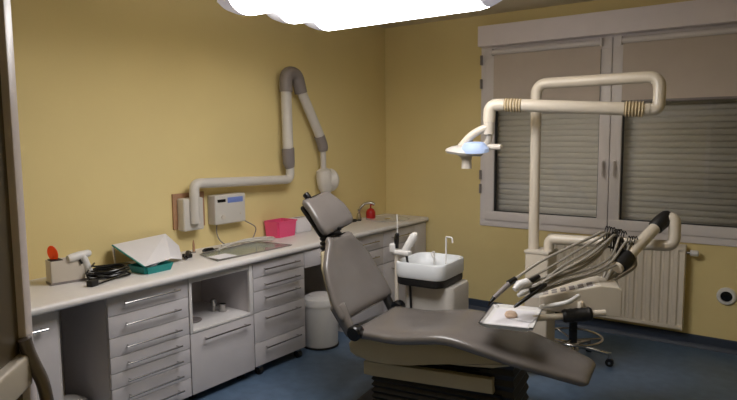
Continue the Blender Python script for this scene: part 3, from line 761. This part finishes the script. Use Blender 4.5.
new('table_handle', T([R(p) for p in fillet([(2.262, -1.80, .645), (2.262, -1.86, .65), (2.41, -1.855, .70), (2.43, -1.76, .715)], .035, 6)], .012, 12), 'white', du)
# handpiece holders + hooks + hoses
bm = bmesh.new()
for i in range(6):
    mx = UB @ Matrix.Translation((-.01, .03+.04*i, .05)); box(bm, -.03, .03, 0, .028, 0, .03, .008, 2, mx=mx)
tag(new('instrument_rest', bm, 'white', du), 'white instrument rest')
HS = [[(2.152, -1.974, .801), (2.247, -1.831, .888), (2.354, -1.681, .956), (2.432, -1.557, 1.0), (2.469, -1.465, 1.018), (2.494, -1.391, .965)],
 [(2.182, -1.953, .79), (2.27, -1.819, .845), (2.377, -1.668, .929), (2.458, -1.538, .989), (2.491, -1.449, 1.012), (2.527, -1.37, .937)],
 [(2.204, -1.94, .77), (2.293, -1.806, .819), (2.423, -1.641, .875), (2.492, -1.52, .94), (2.514, -1.433, 1.001), (2.541, -1.362, .92)],
 [(2.222, -1.929, .749), (2.336, -1.776, .803), (2.468, -1.612, .848), (2.525, -1.501, .901), (2.542, -1.415, .99), (2.56, -1.35, .909)],
 [(2.244, -1.915, .733), (2.359, -1.763, .776), (2.491, -1.598, .821), (2.57, -1.471, .874), (2.592, -1.382, .962), (2.598, -1.326, .875)],
 [(2.275, -1.886, .784), (2.329, -1.76, .853), (2.434, -1.594, .934), (2.475, -1.481, .976), (2.492, -1.389, .988), (2.51, -1.34, .93)],
 [(2.20, -1.95, .745), (2.30, -1.80, .80), (2.40, -1.68, .84), (2.47, -1.56, .90), (2.50, -1.44, .985), (2.53, -1.37, .93)],
 [(2.25, -1.92, .745), (2.35, -1.78, .79), (2.45, -1.65, .815), (2.53, -1.53, .87), (2.575, -1.41, .965), (2.60, -1.35, .90)],
 [(2.24, -1.93, .765), (2.33, -1.79, .83), (2.43, -1.64, .90), (2.49, -1.52, .965), (2.52, -1.42, 1.0), (2.55, -1.36, .94)]]
for i, h in enumerate(HS):
    end = UB @ V((.34, .21-.02*(i % 6), .12)); pts = [R(p) for p in h]
    pts += [V((pts[-1].x+.01, pts[-1].y-.02, pts[-1].z-.06)), end.lerp(pts[-1], .35)+V((0, 0, -.03)), end]
    new('hose', T(smoothpath(pts, 7), .0065 if i % 2 else .0075, 10), 'hose', du)
    hk = R(h[4])
    bm = bmesh.new(); tube(bm, smoothpath([hk+V((.0, .0, -.075)), hk+V((0, 0, -.02)), hk+V((.004, .01, .015)), hk+V((.008, .022, .03)), hk+V((.012, .035, .015))]), .003, 8)
    tube(bm, smoothpath([hk+V((.014, .0, -.075)), hk+V((.014, 0, -.02)), hk+V((.018, .01, .018)), hk+V((.022, .022, .03)), hk+V((.026, .035, .012))]), .003, 8)
    tag(new('hose_hook', bm, 'black', du), 'thin black hook')
new('hook_rail', T([R((2.45, -1.46, .945)), R((2.61, -1.37, .90))], .006, 8), 'black', du)
new('hook_post', T([R((2.53, -1.415, .92)), R((2.53, -1.42, .76))], .008, 8), 'black', du)
bm = bmesh.new(); tube(bm, [R(p) for p in [(2.092, -2.119, .692), (2.098, -2.112, .714)]], [.005, .009], 12); tube(bm, [R(p) for p in [(2.098, -2.112, .712), (2.11, -2.09, .735)]], [.009, .011], 12)
h = new('turbine_tip', bm, 'blackg', du)
tag(new('turbine_handpiece', T([R(p) for p in [(2.108, -2.095, .732), (2.14, -2.01, .782), (2.152, -1.974, .801)]], [.011, .014, .010], 14), 'greyp', du), 'grey turbine handpiece')
new('turbine_collar', T([R(p) for p in [(2.142, -1.995, .79), (2.165, -1.955, .81)]], [.017, .015], 14), 'blackg', du)
tag(new('micromotor', T([R(p) for p in [(2.172, -1.99, .762), (2.185, -1.965, .782), (2.215, -1.93, .79), (2.23, -1.91, .785)]], [.014, .024, .026, .014], 14), 'white', du), 'white handpiece head')
tag(new('micromotor', T([R(p) for p in [(2.19, -1.985, .73), (2.205, -1.965, .745), (2.235, -1.925, .76)]], [.010, .018, .014], 14), 'white', du), 'white handpiece head')
tag(new('black_instrument', T([R(p) for p in [(2.195, -2.045, .684), (2.205, -2.03, .694), (2.292, -1.874, .779), (2.296, -1.866, .783)]], [.005, .010, .011, .006], 12), 'blackg', du), 'black pen shaped handpiece')
tag(new('instrument_collar', T([R(p) for p in [(2.215, -1.935, .79), (2.26, -1.87, .82)]], [.013, .010], 12), 'blackg', du), 'black collar')
tag(new('instrument_collar', T([R(p) for p in [(2.235, -1.945, .755), (2.285, -1.87, .775)]], [.012, .010], 12), 'blackg', du), 'black collar')
# tray arm under the table
new('tray_arm', T([R(p) for p in [(2.24, -1.90, .598), (2.56, -1.725, .64)]], .017, 14), 'cream', du)
bm = bmesh.new(); p0, p1 = R((2.372, -1.828, .6153)), R((2.50, -1.758, .632)); q = (p1-p0)/10
tube(bm, [p0+q*k for k in range(11)], [.03]+[.037, .034]*4+[.037, .03], 20); tag(new('arm_sleeve', bm, 'black', du), 'black rubber sleeve')
new('arm_bracket', T([R((2.45, -1.78, .62)), R((2.43, -1.72, .67))], .016, 12), 'cream', du)
tp = thing('instrument_tray', 'white instrument tray over the chair with a paper liner', 'tray', (2.155, -1.975, .60), math.radians(14))
bm = bmesh.new(); troughbox(bm, .135, .20, .02, .004, .008); new('tray_body', bm, 'white', tp)
new('paper_liner', B(-.10, .10, -.14, .15, .0045, .0062), 'paper', tp, smooth=False)
new('paper_packet', B(-.055, .055, -.07, .07, .0065, .011, .002, mx=plate_at(.065, .02, 0, -.2)), 'paper', tp)
new('cotton_wad', Lt([(.0, .0), (.028, .004), (.034, .016), (.026, .03), (.012, .036), (0, .034)], 16, c=(-.005, .0, .006)), 'flesh', tp)

# ------------------------------------------------------------------ stool
st = thing('stool', 'swivel stool with a chrome foot ring and casters behind the unit', 'stool', (2.10, -.79, 0))
st_pts = []
for k in range(5):
    a = 2*PI*k/5+math.radians(8); e = V((.24*math.cos(a), .24*math.sin(a), .085))
    new('leg', T([V((.0, 0, .10)), V((.06*math.cos(a), .06*math.sin(a), .11)), e], [.02, .017, .011], 12), 'chrome', st)
    bm = bmesh.new(); tube(bm, [e+V((-.014*math.sin(a), .014*math.cos(a), -.058)), e+V((.014*math.sin(a), -.014*math.cos(a), -.058))], .027, 18)
    w = new('caster', bm, 'blackg', st)
    bm = bmesh.new(); tube(bm, [e+V((0, 0, -.03)), e+V((0, 0, .01))], .012, 12); tube(bm, [e+V((-.02*math.sin(a), .02*math.cos(a), -.058)), e+V((.02*math.sin(a), -.02*math.cos(a), -.058))], .009, 12); tag(new('caster_cap', bm, 'chrome', w), 'steel caster cap')
bm = bmesh.new(); ring = [(.19*math.cos(2*PI*k/40), .19*math.sin(2*PI*k/40), .17) for k in range(41)]; tube(bm, ring, .009, 10, cap=False)
for k in range(3):
    a = 2*PI*k/3+.4; tube(bm, [(.02*math.cos(a), .02*math.sin(a), .15), (.19*math.cos(a), .19*math.sin(a), .17)], .007, 8)
new('foot_ring', bm, 'chrome', st)
new('column', T([(0, 0, .09), (0, 0, .28), (0, 0, .281), (0, 0, .44)], [.028, .028, .016, .016], 16), 'blackg', st)
new('hub', Lt([(.04, .075), (.045, .09), (.04, .125), (.028, .13)], 20), 'ivory', st)
new('seat', Lt([(.15, .435), (.18, .445), (.185, .475), (.17, .50), (.1, .51), (0, .508)], 32), 'leather', st)

# ------------------------------------------------------------------ near door leaf at the left edge
D0 = V((2.165, -4.405, 0)); dl = thing('door_leaf', 'open framed door leaf at the left edge of the picture', 'door', D0, math.radians(-45))
# local +x runs towards the hinge
LD = .98
bm = bmesh.new()
box(bm, 0, .035, -.02, .02, .01, 2.08, .004); box(bm, LD-.07, LD, -.02, .02, .01, 2.08, .004)
box(bm, .05, LD-.07, -.02, .02, 1.98, 2.08, .004); box(bm, .05, LD-.07, -.02, .02, .01, .12, .004)
new('door_frame', bm, 'doorf', dl)
new('edge_strip', B(-.012, 0.001, -.014, .014, .01, 2.08, .004), 'doorf', dl)
new('mid_rail', B(.03, LD-.06, -.034, .026, 1.085, 1.15, .008, 3), 'cream', dl)
new('upper_panel', B(.033, LD-.068, -.006, .006, 1.14, 1.99), 'doorp', dl, smooth=False)
new('lower_panel', B(.033, LD-.068, -.006, .006, .11, 1.09), 'doorp', dl, smooth=False)
new('pull_handle', T(smoothpath([(.04, .018, 1.18), (.035, .022, 1.15), (.03, .030, 1.12), (.025, .040, 1.085), (.022, .045, 1.04), (.022, .045, .98), (.025, .04, .93), (.04, .018, .90)]), .012, 14, sx=1.2), 'pull', dl)

# ------------------------------------------------------------------ camera, world, view
cam = bpy.data.objects.new('camera', bpy.data.cameras.new('camera')); COL.objects.link(cam)
fw = V((-0.5876383, .80246503, -.1035911)); rt = V((.80733353, .59002474, -.00913091)); up = V((-.05379408, .08899824, .99457806))
cam.matrix_world = Matrix(((rt.x, up.x, -fw.x, 3.42), (rt.y, up.y, -fw.y, -4.96), (rt.z, up.z, -fw.z, 1.56), (0, 0, 0, 1)))
cam.data.sensor_width = 36; cam.data.lens = 36*619.8/737; cam.data.clip_start = .02
SC.camera = cam
w = bpy.data.worlds.new('world'); SC.world = w; w.use_nodes = True
w.node_tree.nodes['Background'].inputs[0].default_value = (.02, .02, .03, 1); w.node_tree.nodes['Background'].inputs[1].default_value = .3
SC.view_settings.view_transform = 'Standard'; SC.view_settings.look = 'None'; SC.view_settings.gamma = 1; SC.view_settings.use_curve_mapping = False
SC.view_settings.exposure = 0.0
